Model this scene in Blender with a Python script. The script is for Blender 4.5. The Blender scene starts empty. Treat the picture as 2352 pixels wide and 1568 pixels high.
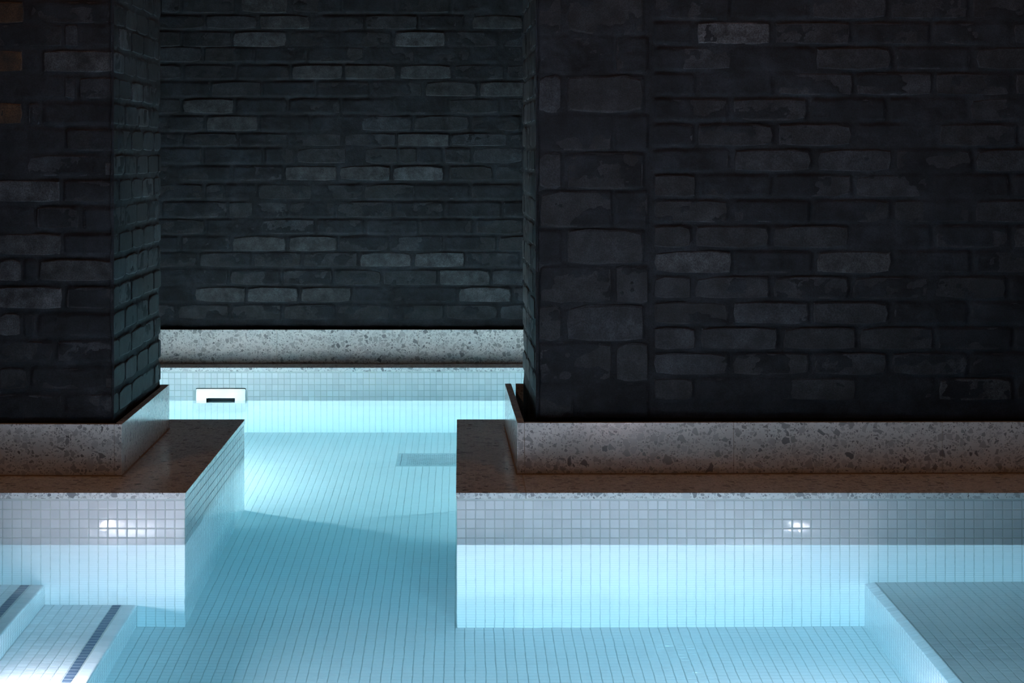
import bpy, math, random
import numpy as np
from mathutils import Matrix, Vector

random.seed(7)
rng = np.random.default_rng(11)
scene = bpy.context.scene
COL = scene.collection

# ------------------------------------------------------------------ camera
F_PX, VPX, VPY, W, HGT = 4800.0, 1057.0, 352.0, 2352.0, 1568.0
CAM_Z = 1.0113                                  # metres above the water surface (z = 0)
cam_d = bpy.data.cameras.new('camera')
cam_d.sensor_width = 36.0
cam_d.lens = F_PX / W * 36.0
cam_d.shift_x = (W / 2 - VPX) / W
cam_d.shift_y = -(HGT / 2 - VPY) / W
cam_d.clip_start = 0.05
cam = bpy.data.objects.new('camera', cam_d)
cam.location = (0, 0, CAM_Z)
cam.rotation_euler = (math.pi / 2, 0, 0)
COL.objects.link(cam)
scene.camera = cam

# ------------------------------------------------------------------ world, exposure
world = bpy.data.worlds.new('world')
scene.world = world
world.use_nodes = True
world.node_tree.nodes['Background'].inputs[0].default_value = (0, 0, 0, 1)
world.node_tree.nodes['Background'].inputs[1].default_value = 0.0
scene.view_settings.view_transform = 'Standard'
scene.view_settings.look = 'None'
scene.view_settings.gamma = 1.0
scene.view_settings.use_curve_mapping = False
scene.view_settings.exposure = 0.0
scene.cycles.max_bounces = 14
scene.cycles.diffuse_bounces = 8
scene.cycles.glossy_bounces = 4
scene.cycles.transmission_bounces = 8
scene.cycles.volume_bounces = 0
scene.cycles.blur_glossy = 0.6
scene.cycles.sample_clamp_indirect = 60.0
scene.cycles.use_guiding = True
scene.cycles.use_light_tree = False
scene.cycles.use_surface_guiding = True
scene.cycles.use_volume_guiding = False
scene.cycles.use_denoising = True

# lamp strengths, one of them an added fill (the lamps themselves are built further down)
POOL_FRONT_LEFT_W = 16.0
POOL_FRONT_RIGHT_W = 10.0
POOL_BACK_LEFT_W = 27.0
POOL_BACK_RIGHT_W = 20.0
POOL_NEAR_FILL_W = 42.0  # added fill lamp on the near wall
CEILING_W = 2.9
POOL_COLOR = (1.26, 0.99, 0.95)
POOL_COLOR_FRONT = (1.28, 0.93, 1.0)
WARM_COLOR = (1.0, 0.46, 0.18)

# ------------------------------------------------------------------ plan (metres)
XL, XR = -1.90, 1.95             # side walls of the room and basin
CHL, CHR = -1.45, 1.15           # ends of the rear channel
Y_FRONT, Y_BACK = 2.40, 8.55     # basin walls
LEDGE_Y0, LEDGE_Y1 = 5.40, 6.885
LL_X, RL_X = -0.711, -0.009      # channel sides of the two ledges
FLOOR_Z = -0.88
COPE_Z, COPE_T = 0.135, 0.0155
PLINTH_Z = 0.276
BACK_PLINTH_Y = 8.716
BACK_WALL_Y = 8.755
CEIL_Z = 2.60
PX, PZ = 0.02478, 0.0243         # mosaic pitch

# ------------------------------------------------------------------ node helpers
def mat(name):
    m = bpy.data.materials.new(name)
    m.use_nodes = True
    nt = m.node_tree
    nt.nodes.clear()
    out = nt.nodes.new('ShaderNodeOutputMaterial')
    return m, nt, out

def N(nt, t, **kw):
    n = nt.nodes.new(t)
    for k, v in kw.items():
        if k == 'inp':
            for a, b in v.items():
                n.inputs[a].default_value = b
        else:
            setattr(n, k, v)
    return n

def L(nt, a, ao, b, bi):
    nt.links.new(a.outputs[ao], b.inputs[bi])

def ramp(nt, stops, interp='LINEAR'):
    r = N(nt, 'ShaderNodeValToRGB')
    cr = r.color_ramp
    cr.interpolation = interp
    while len(cr.elements) < len(stops):
        cr.elements.new(0.5)
    for e, (p, c) in zip(cr.elements, stops):
        e.position = p
        e.color = (c[0], c[1], c[2], 1)
    return r

def mixc(nt, fac, a, b):
    """colour mix; fac/a/b are sockets or constants"""
    m = N(nt, 'ShaderNodeMix', data_type='RGBA')
    for idx, val in ((0, fac), (6, a), (7, b)):
        if isinstance(val, bpy.types.NodeSocket):
            nt.links.new(val, m.inputs[idx])
        else:
            m.inputs[idx].default_value = val if idx == 0 else (*val, 1)
    return m.outputs[2]

def pos(nt):
    return N(nt, 'ShaderNodeNewGeometry').outputs['Position']

def noise(nt, vec, scale, detail=4, rough=0.55):
    n = N(nt, 'ShaderNodeTexNoise')
    n.inputs['Scale'].default_value = scale
    n.inputs['Detail'].default_value = detail
    n.inputs['Roughness'].default_value = rough
    nt.links.new(vec, n.inputs['Vector'])
    return n

def bump(nt, height, strength, dist, normal=None):
    b = N(nt, 'ShaderNodeBump')
    b.inputs['Strength'].default_value = strength
    b.inputs['Distance'].default_value = dist
    nt.links.new(height, b.inputs['Height'])
    if normal is not None:
        nt.links.new(normal, b.inputs['Normal'])
    return b.outputs[0]

def principled(nt, out, rough=0.5, metallic=0.0, color=None, spec=0.5):
    p = N(nt, 'ShaderNodeBsdfPrincipled')
    p.inputs['Roughness'].default_value = rough
    p.inputs['Metallic'].default_value = metallic
    p.inputs['Specular IOR Level'].default_value = spec
    if color is not None:
        p.inputs['Base Color'].default_value = (*color, 1)
    L(nt, p, 0, out, 0)
    return p

# ------------------------------------------------------------------ materials
def make_tile(name, base, dark, rough=0.06):
    m, nt, out = mat(name)
    p = principled(nt, out, rough)
    ps = pos(nt)
    oi = N(nt, 'ShaderNodeObjectInfo')
    n1 = noise(nt, ps, 9.0, 3)
    n2 = noise(nt, ps, 60.0, 2)
    c = mixc(nt, n1.outputs['Fac'], dark, base)
    rr = ramp(nt, [(0.0, (0.93,) * 3), (1.0, (1.04,) * 3)])
    L(nt, oi, 'Random', rr, 0)
    mm = N(nt, 'ShaderNodeMix', data_type='RGBA', blend_type='MULTIPLY')
    mm.inputs[0].default_value = 1.0
    nt.links.new(c, mm.inputs[6])
    L(nt, rr, 0, mm, 7)
    L(nt, mm, 2, p, 'Base Color')
    nt.links.new(bump(nt, n2.outputs['Fac'], 0.06, 0.002), p.inputs['Normal'])
    return m

M_TILE = make_tile('white_mosaic', (0.87, 0.88, 0.90), (0.81, 0.82, 0.85))
def make_tile_plain(name, base, dark):
    """the same white glaze for the wide joined fields, without the fine waviness"""
    m, nt, out = mat(name)
    n1 = noise(nt, pos(nt), 9.0, 1)
    d = N(nt, 'ShaderNodeBsdfDiffuse')
    nt.links.new(mixc(nt, n1.outputs['Fac'], dark, base), d.inputs['Color'])
    g = N(nt, 'ShaderNodeBsdfGlossy')
    g.inputs['Roughness'].default_value = 0.12
    fr = N(nt, 'ShaderNodeFresnel')
    fr.inputs['IOR'].default_value = 1.45
    mx = N(nt, 'ShaderNodeMixShader')
    L(nt, fr, 0, mx, 0); L(nt, d, 0, mx, 1); L(nt, g, 0, mx, 2)
    L(nt, mx, 0, out, 0)
    return m
M_TILE_FIELD = make_tile_plain('white_mosaic_field', (0.90, 0.92, 0.93), (0.85, 0.87, 0.89))
M_TILE_BLUE = make_tile('dark_blue_mosaic', (0.16, 0.22, 0.32), (0.12, 0.17, 0.26))

def make_grout():
    m, nt, out = mat('grout')
    p = principled(nt, out, 0.85)
    ps = pos(nt)
    n1 = noise(nt, ps, 6.0, 4)
    n2 = noise(nt, ps, 400.0, 2)
    r = ramp(nt, [(0.3, (0.52, 0.57, 0.57)), (0.6, (0.64, 0.67, 0.66)), (0.8, (0.56, 0.59, 0.52))])
    L(nt, n1, 'Fac', r, 0)
    L(nt, r, 0, p, 'Base Color')
    nt.links.new(bump(nt, n2.outputs['Fac'], 0.3, 0.001), p.inputs['Normal'])
    return m
M_GROUT = make_grout()

def make_terrazzo():
    m, nt, out = mat('terrazzo')
    p = principled(nt, out, 0.16)
    ps = pos(nt)
    warp = noise(nt, ps, 45.0, 2)
    add = N(nt, 'ShaderNodeVectorMath', operation='MULTIPLY_ADD')
    L(nt, warp, 'Color', add, 0)
    add.inputs[1].default_value = (0.010, 0.010, 0.010)
    nt.links.new(ps, add.inputs[2])
    vec = add.outputs[0]
    col = None
    base_n = noise(nt, ps, 25.0, 3)
    br = ramp(nt, [(0.3, (0.78, 0.78, 0.78)), (0.7, (0.88, 0.88, 0.87))])
    L(nt, base_n, 'Fac', br, 0)
    col = br.outputs[0]
    # chips of three sizes: a cell is a chip when its own random number says so
    for scale, thr, edge in ((190.0, 0.52, 0.08), (98.0, 0.57, 0.08), (52.0, 0.64, 0.07)):
        v = N(nt, 'ShaderNodeTexVoronoi', feature='F1')
        v.inputs['Scale'].default_value = scale
        nt.links.new(vec, v.inputs['Vector'])
        e = N(nt, 'ShaderNodeTexVoronoi', feature='DISTANCE_TO_EDGE')
        e.inputs['Scale'].default_value = scale
        nt.links.new(vec, e.inputs['Vector'])
        sep = N(nt, 'ShaderNodeSeparateColor')
        L(nt, v, 'Color', sep, 0)
        # bigger random value -> wider margin is eaten away so chip sizes vary
        th = N(nt, 'ShaderNodeMath', operation='GREATER_THAN')
        th.inputs[1].default_value = thr
        L(nt, sep, 0, th, 0)
        mg = N(nt, 'ShaderNodeMath', operation='MULTIPLY_ADD')
        L(nt, sep, 1, mg, 0)
        mg.inputs[1].default_value = 0.16
        mg.inputs[2].default_value = edge
        ed = N(nt, 'ShaderNodeMath', operation='GREATER_THAN')
        L(nt, e, 'Distance', ed, 0)
        L(nt, mg, 0, ed, 1)
        mul = N(nt, 'ShaderNodeMath', operation='MULTIPLY')
        L(nt, th, 0, mul, 0)
        L(nt, ed, 0, mul, 1)
        cr = ramp(nt, [(0.0, (0.20, 0.20, 0.21)), (0.08, (0.34, 0.34, 0.35)), (0.5, (0.52, 0.52, 0.53)), (1.0, (0.70, 0.70, 0.70))])
        L(nt, sep, 2, cr, 0)
        col = mixc(nt, mul.outputs[0], col, cr.outputs[0])
    nt.links.new(col, p.inputs['Base Color'])
    return m
M_TERRAZZO = make_terrazzo()

def make_brick(name, lo, hi, patch):
    m, nt, out = mat(name)
    p = principled(nt, out, 0.62, spec=0.35)
    ps = pos(nt)
    oi = N(nt, 'ShaderNodeObjectInfo')
    n1 = noise(nt, ps, 20.0, 6, 0.68)
    n2 = noise(nt, ps, 320.0, 3, 0.7)
    n3 = noise(nt, ps, 55.0, 5, 0.7)
    r = ramp(nt, [(0.36, lo), (0.50, hi), (0.66, patch)])
    L(nt, n1, 'Fac', r, 0)
    rr = ramp(nt, [(0.0, (0.6,) * 3), (0.6, (0.85,) * 3), (1.0, (1.2,) * 3)])
    L(nt, oi, 'Random', rr, 0)
    mm = N(nt, 'ShaderNodeMix', data_type='RGBA', blend_type='MULTIPLY')
    mm.inputs[0].default_value = 1.0
    L(nt, r, 0, mm, 6)
    L(nt, rr, 0, mm, 7)
    sp = ramp(nt, [(0.36, (0.45,) * 3), (0.62, (1.4,) * 3)])
    L(nt, n2, 'Fac', sp, 0)
    m2 = N(nt, 'ShaderNodeMix', data_type='RGBA', blend_type='MULTIPLY')
    m2.inputs[0].default_value = 0.9
    L(nt, mm, 2, m2, 6)
    L(nt, sp, 0, m2, 7)
    L(nt, m2, 2, p, 'Base Color')
    b1 = bump(nt, n3.outputs['Fac'], 0.35, 0.004)
    nt.links.new(bump(nt, n2.outputs['Fac'], 0.35, 0.0012, b1), p.inputs['Normal'])
    return m
M_BRICK = make_brick('black_painted_brick', (0.0084, 0.0108, 0.0146), (0.0162, 0.0202, 0.0265), (0.032, 0.0385, 0.048))
M_BRICK_WORN = make_brick('worn_brown_brick', (0.013, 0.011, 0.010), (0.036, 0.021, 0.013), (0.066, 0.036, 0.018))

M_BRICK_BARE = make_brick('bare_grey_brick', (0.012, 0.0144, 0.0178), (0.037, 0.0425, 0.050), (0.070, 0.078, 0.088))

def make_slurry():
    m, nt, out = mat('black_mortar_slurry')
    p = principled(nt, out, 0.75, spec=0.25)
    ps = pos(nt)
    n1 = noise(nt, ps, 11.0, 6, 0.7)
    n2 = noise(nt, ps, 260.0, 3, 0.75)
    n3 = noise(nt, ps, 40.0, 5, 0.7)
    r = ramp(nt, [(0.35, (0.0064, 0.0082, 0.0114)), (0.52, (0.0128, 0.0160, 0.0214)), (0.70, (0.0232, 0.0287, 0.038))])
    L(nt, n1, 'Fac', r, 0)
    sp = ramp(nt, [(0.33, (0.5,) * 3), (0.64, (1.3,) * 3)])
    L(nt, n2, 'Fac', sp, 0)
    m2 = N(nt, 'ShaderNodeMix', data_type='RGBA', blend_type='MULTIPLY')
    m2.inputs[0].default_value = 0.7
    L(nt, r, 0, m2, 6)
    L(nt, sp, 0, m2, 7)
    L(nt, m2, 2, p, 'Base Color')
    b1 = bump(nt, n3.outputs['Fac'], 0.45, 0.004)
    nt.links.new(bump(nt, n2.outputs['Fac'], 0.5, 0.0015, b1), p.inputs['Normal'])
    return m
M_SLURRY = make_slurry()

def make_plain(name, color, rough, metallic=0.0, nscale=30.0, var=0.12):
    m, nt, out = mat(name)
    p = principled(nt, out, rough, metallic)
    n1 = noise(nt, pos(nt), nscale, 4)
    r = ramp(nt, [(0.3, tuple(c * (1 - var) for c in color)), (0.7, tuple(min(1, c * (1 + var)) for c in color))])
    L(nt, n1, 'Fac', r, 0)
    L(nt, r, 0, p, 'Base Color')
    return m, nt, p
M_DARKPAINT, _, _ = make_plain('black_plaster', (0.02, 0.02, 0.022), 0.8)
M_SEAL, _, _ = make_plain('tan_sealant', (0.42, 0.30, 0.20), 0.5)
M_JOINT, _, _ = make_plain('slab_joint', (0.50, 0.46, 0.40), 0.7)
M_VOID, _, _ = make_plain('dark_cavity', (0.018, 0.03, 0.04), 0.7)
M_STEEL, nt_s, p_s = make_plain('stainless_steel', (0.74, 0.76, 0.77), 0.16, 1.0, 18.0, 0.06)
_n = noise(nt_s, pos(nt_s), 26.0, 3)
nt_s.links.new(bump(nt_s, _n.outputs['Fac'], 0.12, 0.006), p_s.inputs['Normal'])
M_GRATE, _, _ = make_plain('grey_grate_plastic', (0.50, 0.58, 0.62), 0.4)

def make_emit(name, color, strength):
    m, nt, out = mat(name)
    e = N(nt, 'ShaderNodeEmission')
    e.inputs[0].default_value = (*color, 1)
    e.inputs[1].default_value = strength
    L(nt, e, 0, out, 0)
    return m
M_LENS_WARM = make_emit('ceiling_lamp_lens', WARM_COLOR, 2.0)

def make_water():
    m, nt, out = mat('pool_water')
    # a still surface with faint ripples: they soften the mirror image more than the view into the water
    rf = N(nt, 'ShaderNodeBsdfRefraction')
    rf.inputs['IOR'].default_value = 1.333
    rf.inputs['Roughness'].default_value = 0.02
    gl = N(nt, 'ShaderNodeBsdfGlossy')
    gl.inputs['Roughness'].default_value = 0.10
    fr = N(nt, 'ShaderNodeFresnel')
    fr.inputs['IOR'].default_value = 1.333
    n1 = noise(nt, pos(nt), 6.5, 2, 0.5)
    bn = bump(nt, n1.outputs['Fac'], 0.012, 0.02)
    for sh in (rf, gl, fr):
        nt.links.new(bn, sh.inputs['Normal'])
    mx = N(nt, 'ShaderNodeMixShader')
    L(nt, fr, 0, mx, 0)
    L(nt, rf, 0, mx, 1)
    L(nt, gl, 0, mx, 2)
    L(nt, mx, 0, out, 'Surface')
    va = N(nt, 'ShaderNodeVolumeAbsorption')
    va.inputs['Color'].default_value = (0.0, 0.82, 0.96, 1)
    va.inputs['Density'].default_value = 0.36
    L(nt, va, 0, out, 'Volume')
    return m
M_WATER = make_water()

# ------------------------------------------------------------------ object helpers
def put(name, me, m, parent=None, loc=(0, 0, 0), rot=None, scale=None, smooth=False):
    o = bpy.data.objects.new(name, me)
    COL.objects.link(o)
    if m is not None and len(me.materials) == 0:
        me.materials.append(m)
    o.location = loc
    if rot is not None:
        o.rotation_euler = rot
    if scale is not None:
        o.scale = scale
    if parent is not None:
        o.parent = parent
        o.matrix_parent_inverse = PINV[parent.name]
    if smooth:
        me.polygons.foreach_set('use_smooth', [True] * len(me.polygons))
    return o

PINV = {}
def register(o, loc=(0, 0, 0)):
    PINV[o.name] = Matrix.Translation(-Vector(loc))
    return o

def tag(o, label=None, cat=None, group=None, kind=None):
    if label: o['label'] = label
    if cat: o['category'] = cat
    if group: o['group'] = group
    if kind: o['kind'] = kind
    return o

def thing(name, label, cat, loc, group=None):
    o = bpy.data.objects.new(name, None)
    COL.objects.link(o)
    o.location = loc
    o.empty_display_size = 0.05
    register(o, loc)
    return tag(o, label, cat, group)

class MB:
    """collects vertices and faces in world coordinates"""
    def __init__(s):
        s.v, s.f = [], []
    def box(s, x0, x1, y0, y1, z0, z1):
        b = len(s.v)
        s.v += [(x0, y0, z0), (x1, y0, z0), (x1, y1, z0), (x0, y1, z0),
                (x0, y0, z1), (x1, y0, z1), (x1, y1, z1), (x0, y1, z1)]
        s.f += [tuple(b + i for i in q) for q in
                ((3, 2, 1, 0), (4, 5, 6, 7), (0, 1, 5, 4), (1, 2, 6, 5), (2, 3, 7, 6), (3, 0, 4, 7))]
        return s
    def prism(s, pts, z0, z1):
        b = len(s.v); n = len(pts)
        s.v += [(x, y, z0) for x, y in pts] + [(x, y, z1) for x, y in pts]
        s.f.append(tuple(b + i for i in reversed(range(n))))
        s.f.append(tuple(b + n + i for i in range(n)))
        for i in range(n):
            j = (i + 1) % n
            s.f.append((b + i, b + j, b + n + j, b + n + i))
        return s
    def mesh(s, name):
        me = bpy.data.meshes.new(name)
        me.from_pydata(s.v, [], s.f)
        me.update()
        return me
    def build(s, name, m, parent=None, bevel=0.0):
        o = put(name, s.mesh(name), m, parent)
        if bevel:
            md = o.modifiers.new('bevel', 'BEVEL')
            md.width = bevel
            md.segments = 2
            md.limit_method = 'ANGLE'
        return o

def np_mesh(name, verts, quads):
    me = bpy.data.meshes.new(name)
    nv, nf = len(verts), len(quads)
    me.vertices.add(nv)
    me.vertices.foreach_set('co', np.asarray(verts, np.float32).ravel())
    me.loops.add(nf * 4)
    me.loops.foreach_set('vertex_index', np.asarray(quads, np.int32).ravel())
    me.polygons.add(nf)
    me.polygons.foreach_set('loop_start', np.arange(0, nf * 4, 4, dtype=np.int32))
    me.polygons.foreach_set('loop_total', np.full(nf, 4, np.int32))
    me.update(calc_edges=True)
    me.polygons.foreach_set('use_smooth', np.zeros(nf, bool))
    return me

# ---- mosaic: joined field of small tiles (each with its own bevelled edge and tilt)
def tile_field(name, m, parent, O, U, V, Nn, u_edges, v_edges, gap=0.0020, keep=None, stuff=True):
    O, U, V, Nn = (np.array(a, float) for a in (O, U, V, Nn))
    ue, ve = np.array(u_edges, float), np.array(v_edges, float)
    u0, v0 = np.meshgrid(ue[:-1], ve[:-1], indexing='ij')
    u1, v1 = np.meshgrid(ue[1:], ve[1:], indexing='ij')
    u0, u1, v0, v1 = (a.ravel() for a in (u0, u1, v0, v1))
    ok = (u1 - u0 > 0.004) & (v1 - v0 > 0.004)
    if keep is not None:
        ok &= keep((u0 + u1) / 2, (v0 + v1) / 2)
    u0, u1, v0, v1 = u0[ok], u1[ok], v0[ok], v1[ok]
    n = len(u0)
    if n == 0:
        return None
    g = gap / 2
    jit = rng.normal(0, 0.00022, (n, 4))
    u0, u1, v0, v1 = u0 + g + jit[:, 0], u1 - g + jit[:, 1], v0 + g + jit[:, 2], v1 - g + jit[:, 3]
    tu, tv = rng.normal(0, 0.003, n), rng.normal(0, 0.003, n)
    lift = rng.normal(0, 0.00006, n)
    cu, cv = (u0 + u1) / 2, (v0 + v1) / 2
    verts = np.zeros((n, 8, 3))
    for k, (ins, h) in enumerate(((0.0, -0.0008), (0.0004, 0.0))):
        cs = ((u0 + ins, v0 + ins), (u1 - ins, v0 + ins), (u1 - ins, v1 - ins), (u0 + ins, v1 - ins))
        for i, (a, b) in enumerate(cs):
            hh = h + ((a - cu) * tu + (b - cv) * tv + lift if k else 0.0)
            hh = hh * np.ones(n)
            verts[:, k * 4 + i] = O + a[:, None] * U + b[:, None] * V + hh[:, None] * Nn
    q = np.array([(4, 5, 6, 7), (0, 1, 5, 4), (1, 2, 6, 5), (2, 3, 7, 6), (3, 0, 4, 7)])
    if np.dot(np.cross(U, V), Nn) < 0:
        q = q[:, ::-1]
    quads = (np.arange(n)[:, None, None] * 8 + q[None]).reshape(-1, 4)
    o = put(name, np_mesh(name, verts.reshape(-1, 3), quads), m, parent)
    if stuff:
        o['kind'] = 'stuff'
    return o

# ---- single tile mesh, face at y = 0 looking along -y, width x, height z (unit size 1 x 1)
def tile_mesh(name, w, h):
    """rounded-edge tile of w x h metres"""
    rings = ((0.0, 0.0, 0.0026), (0.0, 0.0001, 0.0007), (0.0004, 0.0003, 0.00018), (0.0012, 0.0006, 0.0), (0.0018, 0.0007, 0.0))
    v, f = [], []
    for ins, ch, dep in rings:
        a, b = w / 2 - ins, h / 2 - ins
        c = 0.0006 + ch
        ring = [(-a + c, -b), (a - c, -b), (a, -b + c), (a, b - c), (a - c, b), (-a + c, b), (-a, b - c), (-a, -b + c)]
        v += [(x, dep, z) for x, z in ring]
    for r in range(4):
        for i in range(8):
            j = (i + 1) % 8
            f.append((r * 8 + i, r * 8 + j, r * 8 + 8 + j, r * 8 + 8 + i))
    f.append(tuple(32 + i for i in range(8)))
    me = bpy.data.meshes.new(name)
    me.from_pydata(v, [], f)
    me.update()
    me.polygons.foreach_set('use_smooth', [True] * len(f))
    return me

TILE_CACHE = {}
def tile_at(parent, m, center, w, h, facing, name='tile', tilt=0.007):
    """facing: '-y' wall looking at the camera, '+z' floor or tread"""
    key = (round(w, 4), round(h, 4), m.name)
    if key not in TILE_CACHE:
        me = tile_mesh('tile', w, h)
        me.materials.append(m)
        TILE_CACHE[key] = me
    a, b = random.gauss(0, tilt), random.gauss(0, tilt)
    if facing == '-y':
        rot = (a, 0, b)
    else:                                   # lay it flat: -y face turned to +z
        rot = (-math.pi / 2 + a, b, 0)
    return put(name, TILE_CACHE[key], None, parent, center, rot)

def edges(start, stop, pitch, phase):
    """joint positions between start and stop; phase is one known joint"""
    k0 = math.ceil((start - phase) / pitch + 1e-6)
    e = [start]
    x = phase + k0 * pitch
    while x < stop - 1e-6:
        if x - e[-1] > 0.008 and stop - x > 0.008:
            e.append(x)
        x += pitch
    e.append(stop)
    return e

# ---- value noise for the slurry relief
def vnoise(u, v, cell, seed):
    r = np.random.default_rng(seed)
    tab = r.random((256, 256))
    a, b = u / cell + 37.3, v / cell + 71.7
    i, j = np.floor(a).astype(int), np.floor(b).astype(int)
    fa, fb = a - i, b - j
    fa, fb = fa * fa * (3 - 2 * fa), fb * fb * (3 - 2 * fb)
    t = lambda x, y: tab[x % 256, y % 256]
    return (t(i, j) * (1 - fa) + t(i + 1, j) * fa) * (1 - fb) + (t(i, j + 1) * (1 - fa) + t(i + 1, j + 1) * fa) * fb

def fbm(u, v, cell, seed, octaves=4):
    s, amp, tot = 0, 1.0, 0
    for k in range(octaves):
        s = s + amp * vnoise(u, v, cell / 2 ** k, seed + k)
        tot += amp
        amp *= 0.55
    return s / tot

RECTS = {}
def slurry_sheet(parent, O, U, Nn, u0, u1, z0, z1, step, seed, cover, key, name='mortar_face'):
    """thin black coat over the bricks of one face: recessed at joints, flush or missing on brick faces"""
    nu, nz = int((u1 - u0) / step) + 1, int((z1 - z0) / step) + 1
    ul, zl_ = np.linspace(u0, u1, nu), np.linspace(z0, z1, nz)
    uu, zz = np.meshgrid(ul, zl_, indexing='ij')
    big = fbm(uu, zz * 1.3, 0.25, seed, 3)
    mid = fbm(uu, zz * 1.4, 0.06, seed + 20, 4)
    fine = fbm(uu, zz, 0.015, seed + 40, 3)
    jn = fbm(uu * 0.6, zz, 0.12, seed + 60, 3)
    # wobble the brick outline a little
    wu, wz = (fbm(uu, zz, 0.03, seed + 80, 2) - 0.5) * 0.008, (fbm(uu, zz, 0.03, seed + 90, 2) - 0.5) * 0.006
    inside = np.zeros_like(uu)
    for a, b, c, d in RECTS.get(key, []):
        i0, i1 = np.searchsorted(ul, a - 0.012), np.searchsorted(ul, b + 0.012)
        j0, j1 = np.searchsorted(zl_, c - 0.012), np.searchsorted(zl_, d + 0.012)
        su, sz = (uu + wu)[i0:i1, j0:j1], (zz + wz)[i0:i1, j0:j1]
        if su.size == 0:
            continue
        r = 0.010
        qx, qz = np.abs(su - (a + b) / 2) - (b - a) / 2 + r, np.abs(sz - (c + d) / 2) - (d - c) / 2 + r
        dist = np.minimum(np.maximum(qx, qz), 0) + np.hypot(np.maximum(qx, 0), np.maximum(qz, 0)) - r
        inside[i0:i1, j0:j1] = np.maximum(inside[i0:i1, j0:j1], np.clip(0.5 - dist / 0.006, 0, 1))
    s = np.clip((0.5 * big + 0.5 * mid - (1 - cover)) / 0.10 + 0.5, 0, 1)
    coat = -0.0017 + 0.0024 * s * s * (3 - 2 * s)
    joint = -0.0062 + 0.0048 * np.clip((jn - 0.45) / 0.2, 0, 1)
    h = inside * coat + (1 - inside) * joint + (fine - 0.5) * 0.0008
    O, U, Nn = (np.array(a, float) for a in (O, U, Nn))
    P = O + uu[..., None] * U + h[..., None] * Nn
    P[..., 2] += zz
    idx = np.arange(nu * nz).reshape(nu, nz)
    q = np.stack([idx[:-1, :-1], idx[1:, :-1], idx[1:, 1:], idx[:-1, 1:]], -1).reshape(-1, 4)
    if np.dot(np.cross(U, (0, 0, 1)), Nn) < 0:
        q = q[:, ::-1]
    return put(name, np_mesh(name, P.reshape(-1, 3), q), M_SLURRY, parent, smooth=True)

# ---- bricks: a few worn shapes, shared
BRICKS = []
def brick_mesh(seed):
    """unit brick (1 wide, 1 high, real depth): flat face, narrow worn rim, some chipped corners"""
    r = random.Random(seed)
    xs = [-0.5, -0.485, -0.22, 0.05, 0.27, 0.485, 0.5]
    zs = [-0.5, -0.45, 0.0, 0.45, 0.5]
    nx, nz = len(xs), len(zs)
    v, f, idx = [], [], {}
    slope, roll = r.uniform(-0.0006, 0.0006), r.uniform(-0.0006, 0.0006)
    chip = {(sx, sz): r.random() < 0.35 for sx in (-1, 1) for sz in (-1, 1)}
    for i in range(nx):
        for j in range(nz):
            x, z = xs[i], zs[j]
            rim = i in (0, nx - 1) or j in (0, nz - 1)
            near = i in (0, 1, nx - 2, nx - 1) and j in (0, 1, nz - 2, nz - 1)
            x += r.uniform(-0.006, 0.006)
            z += r.uniform(-0.022, 0.022)
            y = slope * x + roll * z + r.uniform(-0.00015, 0.00015)
            if rim:
                y += 0.0014
            if near:
                big = 2.2 if chip[(1 if x > 0 else -1, 1 if z > 0 else -1)] else 1.0
                x -= math.copysign(0.012 * big, x)
                z -= math.copysign(0.045 * big, z)
            idx[i, j] = len(v)
            v.append((x, y, z))
    for i in range(nx - 1):
        for j in range(nz - 1):
            f.append((idx[i, j], idx[i + 1, j], idx[i + 1, j + 1], idx[i, j + 1]))
    rimk = [(i, 0) for i in range(nx)] + [(nx - 1, j) for j in range(1, nz)] + \
           [(i, nz - 1) for i in range(nx - 2, -1, -1)] + [(0, j) for j in range(nz - 2, 0, -1)]
    back = {}
    for k in rimk:
        p = v[idx[k]]
        back[k] = len(v)
        v.append((p[0], 0.020, p[2]))
    for k in range(len(rimk)):
        a, b = rimk[k], rimk[(k + 1) % len(rimk)]
        f.append((idx[b], idx[a], back[a], back[b]))
    me = bpy.data.meshes.new('brick')
    me.from_pydata(v, [], f)
    me.update()
    me.materials.append(M_BRICK)
    return me
BRICKS = [brick_mesh(s) for s in range(14)]
WORN = [brick_mesh(100 + s) for s in range(3)]
for _b in WORN:
    _b.materials.clear()
    _b.materials.append(M_BRICK_WORN)

BARE = [brick_mesh(200 + q) for q in range(8)]
for _b in BARE:
    _b.materials.clear()
    _b.materials.append(M_BRICK_BARE)

def brick_at(parent, O, U, Nn, u0, u1, z0, z1, proud, worn=False, bare=False):
    RECTS.setdefault((parent.name, round(Nn[0], 1)), []).append((u0, u1, z0, z1))
    O, U, Nn = Vector(O), Vector(U), Vector(Nn)
    c = O + U * ((u0 + u1) / 2) + Nn * proud + Vector((0, 0, (z0 + z1) / 2))
    ang = math.atan2(Nn.x, -Nn.y)
    flip = random.random() < 0.5
    sx = (u1 - u0) * (-1 if False else 1)
    me = random.choice(WORN if worn else BARE if bare else BRICKS)
    o = put('brick', me, None, parent, c, (random.gauss(0, 0.004), random.gauss(0, 0.004), ang + random.gauss(0, 0.003)),
            (sx, 1, z1 - z0))
    return o

# ================================================================== SETTING
# ---- outer shell
def structure(name, mb, m, label, cat, bevel=0.0):
    o = mb.build(name, m, None, bevel)
    register(o)
    return tag(o, label, cat, kind='structure')

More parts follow.
